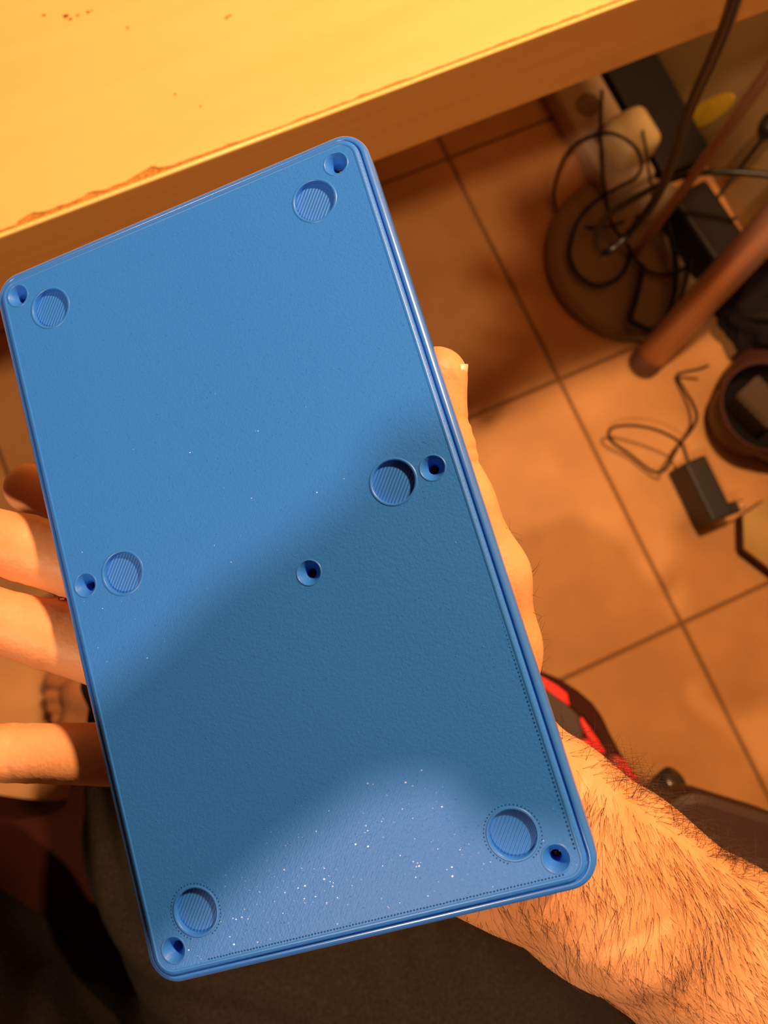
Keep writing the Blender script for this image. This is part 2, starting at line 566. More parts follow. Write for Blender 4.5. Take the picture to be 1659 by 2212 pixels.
def loft_mesh(name, rings, n=56, cap0=True):
    v, f = [], []
    for (x, y, z, r) in rings:
        for k in range(n):
            a = 2 * math.pi * k / n
            v.append((x + r * math.cos(a), y + r * math.sin(a), z))
    for i in range(len(rings) - 1):
        for k in range(n):
            k2 = (k + 1) % n
            f.append((i * n + k, i * n + k2, (i + 1) * n + k2, (i + 1) * n + k))
    if cap0:
        f.append(tuple(range(n))[::-1])
    f.append(tuple((len(rings) - 1) * n + k for k in range(n)))
    return from_arrays(name, v, f)


rc = W(1657, 877, 0.075)
b0 = W(1712, 868, 0.0)
bk = empty('basket', (rc[0], rc[1], 0), 'round black basket by the wall, its mouth showing dark contents', 'basket')
BR = 0.104
rings = [(b0[0], b0[1], 0.001, BR), (b0[0], b0[1], 0.012, BR + 0.002)]
for t, rr in ((0.15, BR), (0.45, 0.095), (0.75, 0.080), (0.92, 0.070), (1.0, 0.0655)):
    rings.append((b0[0] + (rc[0] - b0[0]) * t, b0[1] + (rc[1] - b0[1]) * t, 0.012 + 0.063 * t, rr))
rings += [(rc[0], rc[1], 0.0735, 0.0625), (rc[0], rc[1], 0.055, 0.064), (rc[0], rc[1], 0.022, 0.060)]
link('body', loft_mesh('body', rings), M_BASKET, bk, True)
link('rim', lathe_mesh('rim', [(0.0645 + 0.0017 * math.cos(a), 0.0750 + 0.0017 * math.sin(a)) for a in np.linspace(0, 2 * math.pi, 11)], (rc[0], rc[1], 0), n=64), M_BASKET, bk, True)
link('base_band', lathe_mesh('base_band', [(BR - 0.002, 0.0006), (BR + 0.005, 0.001), (BR + 0.0052, 0.010), (BR + 0.0015, 0.0118), (BR - 0.002, 0.0115)], (b0[0], b0[1], 0), n=64), M_BLACK, bk, True)
bg = W(1676, 664, 0.05)
bag = empty('crumpled_bag', (bg[0], bg[1], 0), 'crumpled black bag heaped behind the basket, beside the metal leg', 'bag')
bm = bmesh.new()
bmesh.ops.create_icosphere(bm, subdivisions=5, radius=1.0)
for v in bm.verts:
    d = v.co.copy()
    k = 1 + 0.16 * noise.noise(d * 2.3) + 0.07 * noise.noise(d * 6.1) - 0.05 * abs(noise.noise(d * 4.0 + Vector((3, 1, 2))))
    v.co = Vector((bg[0] + d.x * k * 0.080, bg[1] + d.y * k * 0.072, max(0.001, 0.050 + d.z * k * 0.062)))
link('body', bm_mesh('body', bm), M_DARKCLOTH, bag, True)
link('strap', tube_mesh('strap', [(bg[0] - 0.075, bg[1] + 0.03, 0.045), (bg[0] - 0.05, bg[1] - 0.02, 0.104), (bg[0] + 0.01, bg[1] - 0.04, 0.121), (bg[0] + 0.06, bg[1] - 0.01, 0.095)], 0.006, 10, 8), M_BLACK, bag, True)
link('lining', loft_mesh('lining', [(rc[0], rc[1], 0.0742, 0.0622), (rc[0], rc[1], 0.05, 0.0632), (rc[0], rc[1], 0.0225, 0.0595), (rc[0], rc[1], 0.0222, 0.0005)], cap0=False), M_DARKCLOTH, bk, True)
gb = empty('grey_box', (rc[0], rc[1], 0.03), 'small grey card box standing inside the black basket', 'box')
gc = W(1648, 868, 0.066)
box('body', M_GREYBOX, gb, (gc[0], gc[1], 0.0455), (0.048, 0.066, 0.045), 0.003, 2, 0.30)
box('flap', M_GREYBOX, gb, (gc[0] - 0.003, gc[1] + 0.004, 0.0692), (0.038, 0.056, 0.002), 0.0005, 1, 0.34)

# low angular tan box at the right edge
bo = [(1605, 1113), (1659, 1076), (1760, 1060), (1800, 1180), (1760, 1290), (1668, 1232), (1607, 1185)]
pts = [W(x, y, 0.028)[:2] for x, y in bo]
cen = np.mean(pts, axis=0)
tb = empty('tan_box', (cen[0], cen[1], 0), 'tan angular box with a dark side, cut off by the right edge', 'box')
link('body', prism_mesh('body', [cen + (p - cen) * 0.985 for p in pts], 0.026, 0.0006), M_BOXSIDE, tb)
link('lid', prism_mesh('lid', pts, 0.029, 0.0255, 0.0008), M_BOXLID, tb)

# small adapter on the tiles
ad = empty('power_adapter', (0.53, -0.012, 0), 'small black power adapter lying on the open tiles, pins to the right', 'power adapter')
ac = W(1512, 1064, 0.032)
ang = math.atan2(*(W(1540, 1128, 0) - W(1478, 1000, 0))[[1, 0]])
box('body', M_BLACK, ad, (ac[0], ac[1], 0.0315), (0.092, 0.034, 0.062), 0.004, 3, ang, smooth=False)
e1 = W(1560, 1106, 0.05)
e2 = W(1582, 1098, 0.05)
link('plug_block', bm_mesh('plug_block', box_bm(*((e1 + e2) / 2), 0.030, 0.018, 0.016, 0.003, 2, math.atan2(e2[1] - e1[1], e2[0] - e1[0]))), M_BLACK, ad)
for off in (-0.006, 0.006):
    p0, p1 = W(1580, 1099, 0.052), W(1606, 1088, 0.052)
    link('pin', tube_mesh('pin', [p0 + [0, off, 0], p1 + [0, off, 0]], 0.002, 10, 1), M_METAL, ad, True)


def cable(name, pts, r, m, label, cat='cable', n=10, per=8):
    """pts: (px, py, height) along the cable"""
    P = [W(x, y, z) for x, y, z in pts]
    o = link(name, tube_mesh(name, P, r, n, per), m, None, True)
    return tag(o, label, cat)


cable('thick_cable', [(1625, -130, 0.80), (1600, -50, 0.77), (1582, 12, 0.735), (1562, 70, 0.70), (1535, 135, 0.66), (1505, 200, 0.62), (1478, 268, 0.58), (1455, 340, 0.54), (1428, 408, 0.50), (1395, 462, 0.47), (1352, 512, 0.445), (1313, 545, 0.44), (1297, 548, 0.42),
                      (1287, 530, 0.38), (1292, 494, 0.33), (1325, 455, 0.28), (1385, 420, 0.24), (1450, 388, 0.21), (1520, 373, 0.20), (1600, 373, 0.21), (1690, 382, 0.22)],
      0.0041, M_BROWNCABLE, 'thick glossy cable hanging from the desk edge in a long bend', n=14)
cable('looped_cable', [(1300, 196, 0.07), (1297, 290, 0.075), (1303, 395, 0.075), (1320, 480, 0.045), (1350, 522, 0.035), (1372, 560, 0.03), (1405, 588, 0.028), (1450, 592, 0.03), (1490, 570, 0.03)],
      0.0026, M_BLACKCABLE, 'thin black cable running straight down from the power strip sockets')
cable('looped_cable', [(1300, 425, 0.085), (1340, 402, 0.112), (1372, 384, 0.114), (1386, 352, 0.114), (1366, 312, 0.112), (1318, 288, 0.108), (1262, 300, 0.085), (1222, 335, 0.055), (1200, 392, 0.025), (1197, 436, 0.01), (1214, 470, 0.008), (1250, 490, 0.012), (1310, 490, 0.03), (1350, 478, 0.04)],
      0.0024, M_BLACKCABLE, 'thin black cable making the upper round loop across the strip')
cable('looped_cable', [(1300, 425, 0.085), (1272, 448, 0.05), (1248, 478, 0.034), (1234, 520, 0.027), (1232, 560, 0.025), (1252, 596, 0.025), (1290, 616, 0.025), (1332, 602, 0.025), (1356, 570, 0.026), (1362, 535, 0.03)],
      0.0029, M_BLACKCABLE, 'black cable making the lower round loop on the lamp base')
cable('charger_cable', [(1388, 282, 0.112), (1396, 330, 0.112), (1402, 375, 0.105), (1409, 420, 0.07), (1400, 452, 0.03), (1372, 470, 0.03)],
      0.0020, M_BLACKCABLE, 'thin lead dropping beside the cream charger block')
cable('coiled_cable', [(1440, 470, 0.06), (1452, 520, 0.05), (1460, 580, 0.04), (1455, 640, 0.035), (1438, 690, 0.032), (1408, 712, 0.031), (1376, 702, 0.031), (1362, 688, 0.031), (1372, 650, 0.031), (1382, 610, 0.032), (1388, 572, 0.034)],
      0.0046, M_BLACKCABLE, 'thickest black cable bent into a U on the lamp base by the desk leg')
cable('thin_lead', [(1590, 470, 0.06), (1530, 500, 0.05), (1506, 530, 0.045), (1490, 580, 0.04), (1468, 650, 0.035), (1448, 700, 0.03)],
      0.0026, M_BLACKCABLE, 'thin black lead running from the power brick down the lamp base')
wl = [WX(1700, 230, 0.80), WX(1655, 290, 0.80), WX(1600, 362, 0.79), WX(1560, 412, 0.76), WX(1540, 440, 0.74)]
o = link('wall_lead', tube_mesh('wall_lead', wl, 0.0024, 10, 8), M_BLACKCABLE, None, True)
tag(o, 'thin dark lead coming down the wall at the right behind the pole', 'cable')
pl0, pl1 = WX(1672, 262, 0.795), WX(1648, 300, 0.795)
o = link('wall_plug', tube_mesh('wall_plug', [pl0, (pl0 * 0.5 + pl1 * 0.5), pl1], [0.016, 0.015, 0.005], 12, 4), M_BLACK, None, True)
tag(o, 'black plug on the wall at the right edge of the photo', 'plug')
cable('adapter_cable', [(1486, 996, 0.05), (1478, 975, 0.05), (1470, 957, 0.055), (1440, 938, 0.06), (1400, 924, 0.06), (1355, 919, 0.05), (1322, 925, 0.04), (1314, 940, 0.03), (1325, 958, 0.02), (1360, 982, 0.012), (1398, 1012, 0.012), (1420, 1021, 0.02), (1440, 1012, 0.04), (1452, 988, 0.05), (1470, 957, 0.048),
                        (1492, 930, 0.04), (1505, 902, 0.03), (1496, 872, 0.02), (1478, 842, 0.012), (1463, 812, 0.010), (1478, 804, 0.02), (1508, 798, 0.035), (1530, 790, 0.05)],
      0.0021, M_BLACKCABLE, 'thin black cable looping from the small adapter up to the basket')

# ------------------------------------------------------------------ the gaming chair
SZ = 0.46


def wp(pts, z):
    return [W(x, y, z)[:2] for x, y in pts]


chair = empty('gaming_chair', (0.02, -0.36, 0), 'red and black gaming chair under the sitter, armrest at the right', 'chair')
seat_out = [(1120, 1425), (1176, 1452), (1215, 1468), (1252, 1492), (1285, 1520), (1306, 1550), (1322, 1585), (1345, 1628), (1375, 1672), (1405, 1715), (1425, 1748), (1440, 1800), (1500, 2100), (1500, 2600), (300, 3000), (-600, 2400), (-500, 1720), (-200, 1738), (-30, 1762), (40, 1768), (100, 1757), (137, 1738), (147, 1700), (200, 1668), (420, 1665), (800, 1560), (1000, 1470)]
link('seat', prism_mesh('seat', wp(seat_out, SZ), SZ, SZ - 0.075, 0.006), M_SEAT, chair)
link('seat_cover', prism_mesh('seat_cover', wp([(1120, 1482), (1183, 1490), (1222, 1518), (1250, 1546), (1262, 1580), (1252, 1610), (1300, 1660), (1380, 1760), (1400, 2000), (1400, 2500), (600, 2700), (500, 2100), (560, 1700), (900, 1520)], SZ + 0.006), SZ + 0.007, SZ - 0.004, 0.003), M_CHAIRGREY, chair)
link('red_inset', prism_mesh('red_inset', wp([(1110, 1440), (1174, 1463), (1205, 1481), (1226, 1498), (1232, 1526), (1205, 1512), (1180, 1490), (1110, 1468)], SZ + 0.004), SZ + 0.005, SZ - 0.004, 0.002), M_RED, chair)
link('red_piping', tube_mesh('red_piping', [(*p, SZ + 0.007) for p in wp([(1254, 1550), (1266, 1574), (1283, 1600), (1304, 1626)], SZ + 0.007)], [0.0012, 0.0030, 0.0034, 0.0018], 12, 8), M_RED, chair, True)
link('red_inset', prism_mesh('red_inset', wp([(1250, 1597), (1270, 1598), (1290, 1614), (1310, 1642), (1320, 1690), (1290, 1670), (1262, 1630)], SZ + 0.011), SZ + 0.012, SZ + 0.003, 0.002), M_RED, chair)
link('red_inset', prism_mesh('red_inset', wp([(1318, 1640), (1334, 1633), (1352, 1642), (1382, 1684), (1412, 1724), (1426, 1752), (1400, 1790), (1340, 1720), (1325, 1680)], SZ + 0.010), SZ + 0.011, SZ - 0.003, 0.004), M_RED, chair)
# armrest
AZ = 0.64
arm_out = [(1437, 1756), (1446, 1731), (1470, 1714), (1500, 1707), (1530, 1712), (1580, 1728), (1660, 1752), (1760, 1790), (1830, 1850), (1900, 2100), (1880, 2500), (1700, 2600), (1560, 2500), (1500, 2100), (1450, 1850)]
link('armrest', prism_mesh('armrest', wp(arm_out, AZ), AZ, AZ - 0.03, 0.007), M_CHAIRBLACK, chair)
ap = W(1640, 2150, AZ)
box('armrest_post', M_BLACK, chair, (ap[0], ap[1], (AZ - 0.03 + SZ - 0.08) / 2), (0.035, 0.06, AZ - 0.03 - SZ + 0.08), 0.005)
# recline knob
k0, k1 = W(1385, 1745, 0.50), W(1440, 1697, 0.52)
axk = Vector(k1 - k0).normalized()
lev = link('lever', tube_mesh('lever', [W(1330, 1800, 0.47), k0, k1 - np.array(axk) * 0.02], 0.0045, 12, 6), M_BLACK, chair, True)
link('lever_knob', lathe_mesh('lever_knob', [(0.0, 0.002), (0.0095, 0.002), (0.0102, 0.004), (0.0102, 0.037), (0.0095, 0.0395), (0.0, 0.0395)], k1 - np.array(axk) * 0.030, axk, 28), mat('knob_black', (0.02, 0.016, 0.013), 0.25, 0.6), lev, True)
ccx, ccy = -0.05, -0.42
link('gas_column', lathe_mesh('gas_column', [(0.028, 0.09), (0.028, 0.25), (0.02, 0.25), (0.02, SZ - 0.07)], (ccx, ccy, 0), n=24, close=True), M_BLACK, chair, True)
for k in range(5):
    a = math.radians(-54 + 72 * k)
    tip = (ccx + 0.27 * math.cos(a), ccy + 0.27 * math.sin(a))
    link('base_leg', tube_mesh('base_leg', [(ccx, ccy, 0.115), (tip[0], tip[1], 0.075)], [0.024, 0.015], 12, 4), M_BLACK, chair, True)
    link('caster', lathe_mesh('caster', [(0.0, -0.018), (0.026, -0.018), (0.0305, -0.013), (0.0305, 0.013), (0.026, 0.018), (0.0, 0.018)], (tip[0], tip[1], 0.0308), (math.sin(a), -math.cos(a), 0), 20), M_BLACK, chair, True)


# ------------------------------------------------------------------ signed-distance bodies (hand, forearm, foot, trousers)
def smin(a, b, k):
    h = np.clip(0.5 + 0.5 * (b - a) / k, 0, 1)
    return b + (a - b) * h - k * h * (1 - h)


class Field:
    def __init__(self, lo, hi, vox):
        self.lo, self.vox = np.array(lo, float), vox
        self.n = np.ceil((np.array(hi) - self.lo) / vox).astype(int) + 1
        self.ax = [self.lo[i] + vox * np.arange(self.n[i]) for i in range(3)]
        self.big = 0.03

    def blank(self):
        return np.full(self.n, self.big, np.float32)

    def _slices(self, lo, hi):
        s = []
        for i in range(3):
            a = int(max(0, math.floor((lo[i] - self.lo[i]) / self.vox)))
            b = int(min(self.n[i], math.ceil((hi[i] - self.lo[i]) / self.vox) + 1))
            if b <= a:
                return None
            s.append(slice(a, b))
        return tuple(s)

    def cone(self, F, a, b, ra, rb, k, flat=None):
        """smooth-union a round cone into F"""
        a, b = np.asarray(a, float), np.asarray(b, float)
        m = max(ra, rb) + 0.022
        s = self._slices(np.minimum(a, b) - m, np.maximum(a, b) + m)
        if s is None:
            return
        X, Y, Z = np.meshgrid(*[self.ax[i][s[i]] for i in range(3)], indexing='ij')
        ba = b - a
        t = np.clip(((X - a[0]) * ba[0] + (Y - a[1]) * ba[1] + (Z - a[2]) * ba[2]) / (ba @ ba + 1e-12), 0, 1)
        dx, dy, dz = X - a[0] - t * ba[0], Y - a[1] - t * ba[1], Z - a[2] - t * ba[2]
        if flat is not None:
            ax, sc = flat          # squash along axis
            pr = (dx * ax[0] + dy * ax[1] + dz * ax[2]) * (sc - 1)
            dx, dy, dz = dx + pr * ax[0], dy + pr * ax[1], dz + pr * ax[2]
        d = np.sqrt(dx * dx + dy * dy + dz * dz) - (ra + (rb - ra) * t)
        F[s] = smin(F[s], d, k) if k > 0 else np.minimum(F[s], d)

    def chain(self, F, pts, k, flat=None):
        for (a, ra), (b, rb) in zip(pts[:-1], pts[1:]):
            self.cone(F, a, b, ra, rb, k, flat)

    def crease(self, F, c, axis, R, w, depth):
        c, axis = np.asarray(c, float), np.asarray(axis, float)
        axis = axis / np.linalg.norm(axis)
        s = self._slices(c - R, c + R)
        if s is None:
            return
        X, Y, Z = np.meshgrid(*[self.ax[i][s[i]] for i in range(3)], indexing='ij')
        dx, dy, dz = X - c[0], Y - c[1], Z - c[2]
        t = dx * axis[0] + dy * axis[1] + dz * axis[2]
        rr = np.sqrt(dx * dx + dy * dy + dz * dz)
        F[s] += depth * np.exp(-(t / w) ** 2) * np.clip((R - rr) / (0.3 * R), 0, 1)

    def mesh(self, F):
        g = vdb.FloatGrid()
        g.background = self.big
        g.copyFromArray(np.ascontiguousarray(F, dtype=np.float32))
        p, q = g.convertToQuads(isovalue=0.0)
        return p * self.vox + self.lo, q[:, ::-1]


def P(px, py, d):          # camera-frame point (x right, y up, z depth towards the viewer is negative)
    return np.array([(px - CX) / FPX * d, -(py - CY) / FPX * d, -d])


def cam_to_world(v):
    return (RWC.T @ np.asarray(v).T).T + EYE


def smooth_verts(v, q, it=2):
    n = len(v)
    e = np.vstack([q[:, [0, 1]], q[:, [1, 2]], q[:, [2, 3]], q[:, [3, 0]]])
    for _ in range(it):
        acc = np.zeros_like(v)
        cnt = np.zeros(n)
        for i in range(3):
            acc[:, i] = np.bincount(e[:, 0], v[e[:, 1], i], n) + np.bincount(e[:, 1], v[e[:, 0], i], n)
        cnt = np.bincount(e[:, 0], minlength=n) + np.bincount(e[:, 1], minlength=n)
        v = v + 0.5 * (acc / np.maximum(cnt, 1)[:, None] - v)
    return v


def px_r(r, d):
    return r / FPX * d


def PR(px, py, d, r):
    return (P(px, py, d), px_r(r, d))


# right hand and forearm, in the camera frame
fld = Field((-0.160, -0.225, -0.305), (0.225, 0.055, -0.140), 0.0010)
fing = fld.blank()
index = [PR(690, 1235, 0.212, 88), PR(360, 1128, 0.232, 70), PR(190, 1085, 0.240, 60), PR(66, 1055, 0.242, 54)]
middle = [PR(640, 1375, 0.208, 92), PR(300, 1262, 0.207, 79), PR(60, 1186, 0.204, 72), PR(-110, 1142, 0.200, 67), PR(-255, 1120, 0.196, 60)]
ring = [PR(620, 1535, 0.203, 90), PR(260, 1418, 0.203, 78), PR(110, 1372, 0.201, 73), PR(-60, 1325, 0.197, 68), PR(-215, 1300, 0.193, 60)]
pinky = [PR(620, 1690, 0.197, 82), PR(330, 1630, 0.199, 70), PR(40, 1626, 0.197, 61), PR(-60, 1622, 0.195, 57), PR(-150, 1618, 0.193, 51)]
thumb = [PR(1062, 1580, 0.194, 92), PR(1078, 1400, 0.192, 86), PR(1058, 1245, 0.190, 82), PR(1000, 1085, 0.188, 63), PR(956, 965, 0.187, 64), PR(938, 880, 0.187, 61), PR(944, 816, 0.187, 67)]
for ch in (index, middle, ring, pinky):
    f1 = fld.blank()
    fld.chain(f1, ch, 0.002)
    fing = smin(fing, f1, 0.0008)
th = fld.blank()
fld.chain(th, thumb, 0.004)
palm = fld.blank()
wr_ = P(1120, 1770, 0.192)
for tgt, r0, r1 in ((index[0], .0125, .0115), (middle[0], .013, .012), (ring[0], .013, .0118), (pinky[0], .0125, .0108)):
    fld.cone(palm, P(1010, 1730, 0.189), tgt[0], r0 + .002, r1, 0.010)
fld.cone(palm, P(1070, 1605, 0.187), P(760, 1330, 0.200), .0125, .0115, 0.010)
fld.cone(palm, P(1000, 1800, 0.187), pinky[0][0], .0135, .0112, 0.010)
fore = fld.blank()
fl = (np.array([0.0, 0.0, 1.0]), 1.22)
fld.chain(fore, [(P(1050, 1745, 0.190), .0205), (P(1150, 1800, 0.1915), .0238), (P(1306, 1904, 0.200), .0243), (P(1545, 2069, 0.214), .0262), (P(1800, 2250, 0.228), .0292), (P(2080, 2450, 0.243), .0320)], 0.006, fl)
# radial ridge, ulnar bump of the wrist
fld.cone(fore, P(1228, 1738, 0.187), P(1458, 1926, 0.197), .0085, .0105, 0.012)
fld.cone(fore, P(1300, 2010, 0.186), P(1340, 2040, 0.188), .0065, .0065, 0.014)
F = smin(palm, fore, 0.012)
F = smin(F, th, 0.008)
F = smin(F, fing, 0.006)
for c, ax_, R, w, dp in (
        (P(40, 1626, .197), P(130, 1626, .197) - P(-60, 1622, .195), .014, .0007, .0006), (P(54, 1626, .197), P(130, 1626, .197) - P(-60, 1622, .195), .014, .0005, .0004),
        (P(128, 1378, .201), P(260, 1418, .203) - P(-60, 1325, .197), .014, .0007, .0006), (P(70, 1190, .204), P(300, 1262, .207) - P(-110, 1142, .2), .014, .0007, .0004),
        (P(1040, 905, .187), P(1002, 985, .187) - P(985, 900, .187), .009, .0006, .0007), (P(1046, 935, .187), P(1002, 985, .187) - P(985, 900, .187), .009, .0006, .0008),
        (P(1052, 965, .187), P(1002, 985, .187) - P(985, 900, .187), .009, .0006, .0008), (P(1056, 992, .187), P(1002, 985, .187) - P(985, 900, .187), .009, .0006, .0006),
        (P(1250, 1740, .170), np.array([0.75, -0.65, 0.0]), .016, .0012, .0009), (P(1235, 1840, .168), np.array([0.8, -0.6, 0.0]), .020, .0012, .0006),
        (P(1340, 1985, .185), np.array([0.35, -0.93, 0.0]), .014, .0014, .0008)):
    fld.crease(F, c, ax_, R, w, dp)
va, qa = fld.mesh(F)
va = smooth_verts(va, qa, 2)
hand_cam = va.copy()
hand_quads = qa
vh = cam_to_world(va)

# left hand and forearm (holding the phone, above the plate)
fl2 = Field((-0.34, -0.36, -0.05), (0.09, 0.06, 0.11), 0.0025)
L = fl2.blank()
PH_Z = 0.010
fl2.chain(L, [((-0.300, -0.300, 0.022), .0300), ((-0.209, -0.216, 0.017), .0248), ((-0.134, -0.150, 0.015), .0228), ((-0.088, -0.110, 0.016), .0226), ((-0.056, -0.082, 0.026), .0190)], 0.004)
lf = fl2.blank()
for (y0, y1) in ((-0.060, -0.052), (-0.076, -0.072), (-0.092, -0.090), (-0.107, -0.107)):
    f1 = fl2.blank()
    fl2.chain(f1, [((-0.064, y0 - 0.008, 0.020), .0088), ((-0.054, y0, 0.004), .0084), ((-0.034, y1, -0.0035), .0080), ((-0.018, y1 + 0.002, -0.0040), .0066)], 0.003)
    lf = np.minimum(lf, f1)
L = smin(L, lf, 0.005)
f1 = fl2.blank()
fl2.chain(f1, [((-0.078, -0.104, 0.022), .0125), ((-0.046, -0.078, 0.028), .0105), ((-0.024, -0.052, 0.0265), .0095), ((-0.010, -0.038, 0.0255), .0085)], 0.003)
L = smin(L, f1, 0.006)
vl, ql = fl2.mesh(L)
vl = cam_to_world(smooth_verts(vl, ql, 1))

# bare foot on the floor with toes, and its shin
fo = Field((-0.50, -0.12, -0.012), (-0.12, 0.24, 0.42), 0.003)
G = fo.blank()
toe = W(112, 1520, 0.02)
dirf = np.array([-0.86, 0.50, 0.0])
dirf /= np.linalg.norm(dirf)
side = np.array([dirf[1], -dirf[0], 0.0])
ball = toe - dirf * 0.040
heel = toe - dirf * 0.215
fo.cone(G, heel + [0, 0, 0.036], ball + side * 0.018 + [0, 0, 0.022], .034, .022, 0.02)
fo.cone(G, heel + [0, 0, 0.036], ball - side * 0.020 + [0, 0, 0.018], .032, .018, 0.02)
fo.chain(G, [(heel + dirf * 0.035 + [0, 0, 0.06], .036), (heel + dirf * 0.02 + [0, 0, 0.12], .034), (heel + dirf * 0.03 + [0.02, -0.02, 0.30], .046)], 0.02)
for k, (off, ln, r) in enumerate(((0.032, 0.040, .0125), (0.011, 0.040, .0092), (-0.004, 0.034, .0085), (-0.018, 0.026, .0080), (-0.031, 0.017, .0078))):
    t1 = fo.blank()
    fo.cone(t1, ball + side * off * 0.85 + [0, 0, 0.016], ball + side * off + dirf * ln + [0, 0, 0.013], r, r * 0.92, 0.0)
    G = smin(G, t1, 0.003)
vf, qf = fo.mesh(G)
vf = smooth_verts(vf, qf, 1)
vf[:, 2] = np.maximum(vf[:, 2], 0.0008)

person = empty('person', (0.0, -0.5, 0.0), 'person in dark grey trousers, hairy right hand holding the blue case from below', 'person')
rarm = link('right_arm', from_arrays('right_arm', vh, hand_quads), M_SKIN, person, True)
link('left_arm', from_arrays('left_arm', vl, ql), M_SKIN, person, True)
link('foot', from_arrays('foot', vf, qf), M_SKIN, person, True)

# thumb nail, a curved plate set on the outer side of the thumb tip
nv, nf_ = [], []
tc_, td_ = P(941, 850, 0.187), P(944, 806, 0.187)
axn = (td_ - tc_) / np.linalg.norm(td_ - tc_)
out_ = np.array([1.0, 0.05, -0.12])
out_ -= axn * (out_ @ axn)
out_ /= np.linalg.norm(out_)
sid = np.cross(axn, out_)
NU, NV = 10, 8
rt = px_r(63.5, 0.187)
for lay in (0.00030, -0.0008):
    for i in range(NU + 1):
        for j in range(NV + 1):
            s_ = i / NU
            aa = (j / NV - 0.5) * 1.75 * (1 - 0.25 * (1 - s_) ** 3)
            h = -0.0045 + 0.0108 * s_ + (0.0012 * math.cos(aa * 1.6) if s_ > 0.9 else 0)
            rr_ = rt + lay + 0.0002 * s_ - 0.0006 * (1 - s_) - max(0, s_ - .6) * 0.0006
            nv.append(tc_ + axn * h + (out_ * math.cos(aa) + sid * math.sin(aa)) * rr_)
K = (NU + 1) * (NV + 1)
for i in range(NU):
    for j in range(NV):
        a = i * (NV + 1) + j
        nf_.append((a, a + 1, a + NV + 2, a + NV + 1))
        nf_.append((K + a, K + a + NV + 1, K + a + NV + 2, K + a + 1))
for i in range(NU):
    a, b = i * (NV + 1), (i + 1) * (NV + 1)
    nf_.append((a, b, K + b, K + a))
    a, b = a + NV, b + NV
    nf_.append((a, K + a, K + b, b))
for j in range(NV):
    nf_.append((j, K + j, K + j + 1, j + 1))
    a = NU * (NV + 1) + j
    nf_.append((a, a + 1, K + a + 1, K + a))
bm = bmesh.new()
bm.from_mesh(from_arrays('nail', cam_to_world(nv), nf_))
link('thumb_nail', bm_mesh('thumb_nail', bm), M_NAIL, rarm, True)

# hairs on the forearm and wrist
v_ = hand_cam
q_ = hand_quads
fn = np.cross(v_[q_[:, 2]] - v_[q_[:, 0]], v_[q_[:, 3]] - v_[q_[:, 1]])
area = 0.5 * np.linalg.norm(fn, axis=1)
fn /= (np.linalg.norm(fn, axis=1)[:, None] + 1e-12)
fc = v_[q_].mean(axis=1)
if (fn[:, 2] * 1).mean() != 0 and fn[np.argmax(fc[:, 2]), 2] < 0:
    fn = -fn
ppx = CX + FPX * fc[:, 0] / -fc[:, 2]
ppy = CY - FPX * fc[:, 1] / -fc[:, 2]
ta = ((ppx - 1125) * 0.82 + (ppy - 1774) * 0.57)
tb_ = ((ppx - 1125) * 0.57 - (ppy - 1774) * 0.82)          # + towards the upper edge of the arm
wgt = np.zeros(len(fc))
vis = fn[:, 2] > -0.35
dens = np.interp(ta, [-200, 0, 60, 150, 400, 700], [0.0, 0.5, 0.8, 0.9, 1.0, 1.0])
dens *= np.interp(tb_, [-240, -150, -60, 60, 160, 240], [0.30, 0.40, 0.55, 0.85, 1.0, 1.0])
wgt[vis] = (area * dens)[vis]
wgt[(ta < -60)] = 0
edge = (ppx > 1090) & (ppy > 1080) & (ppy < 1560) & (np.abs(fn[:, 2]) < 0.5) & (fn[:, 0] > 0.6)
wgt[edge] = area[edge] * 0.20
wgt /= wgt.sum()
NH = 7800
pick = RNG.choice(len(fc), NH, p=wgt)
hv, hf = [], []
for idx in pick:
    p, nn = fc[idx], fn[idx]
    a_, b_ = ta[idx], tb_[idx]
    px_, py_ = ppx[idx], ppy[idx]
    small = py_ < 1560 and px_ < 1185
    # lie of the hair: across the arm near the wrist, along and down it further on
    th_ = math.radians(np.interp(a_, [0, 120, 350, 650], [-118, -100, -78, -62])) + 0.42 * noise.noise((px_ / 130, py_ / 130, 0.0)) * 2 + RNG.normal(0, 0.20)
    th_ += np.interp(b_, [-220, -80, 60, 220], [0.45, 0.15, 0.0, 0.0])
    if b_ > 165 or small:
        th_ = math.radians(20) + RNG.normal(0, 0.6)
    d0 = np.array([math.cos(th_), math.sin(th_), 0.0])
    d0 -= nn * (d0 @ nn)
    d0 /= np.linalg.norm(d0) + 1e-9
    ln = RNG.uniform(0.005, 0.0135) * (0.42 if small else 1.0)
    lift = RNG.uniform(0.10, 0.38) if b_ < 165 else RNG.uniform(0.3, 0.9)
    bend = RNG.normal(0, 0.5)
    sd = np.cross(nn, d0)
    r0 = RNG.uniform(0.000032, 0.000066)
    base = len(hv)
    SEG = 5
    pt = p - nn * 0.0003
    dr = d0 * math.cos(lift) + nn * math.sin(lift)
    for s in range(SEG + 1):
        u_ = s / SEG
        t1 = dr / np.linalg.norm(dr)
        e1_ = np.cross(t1, nn)
        e1_ /= np.linalg.norm(e1_) + 1e-9
        e2_ = np.cross(t1, e1_)
        rr_ = r0 * (1 - 0.85 * u_)
        for k in range(3):
            an = 2.0944 * k
            hv.append(pt + (e1_ * math.cos(an) + e2_ * math.sin(an)) * rr_)
        pt = pt + t1 * ln / SEG
        dr = t1 + sd * bend / SEG - nn * (0.62 * lift / SEG)
    for s in range(SEG):
        for k in range(3):
            k2 = (k + 1) % 3
            a = base + s * 3
            hf.append((a + k, a + k2, a + 3 + k2, a + 3 + k))
hair = link('arm_hair', from_arrays('arm_hair', cam_to_world(np.array(hv)), hf), M_HAIR, rarm, True)
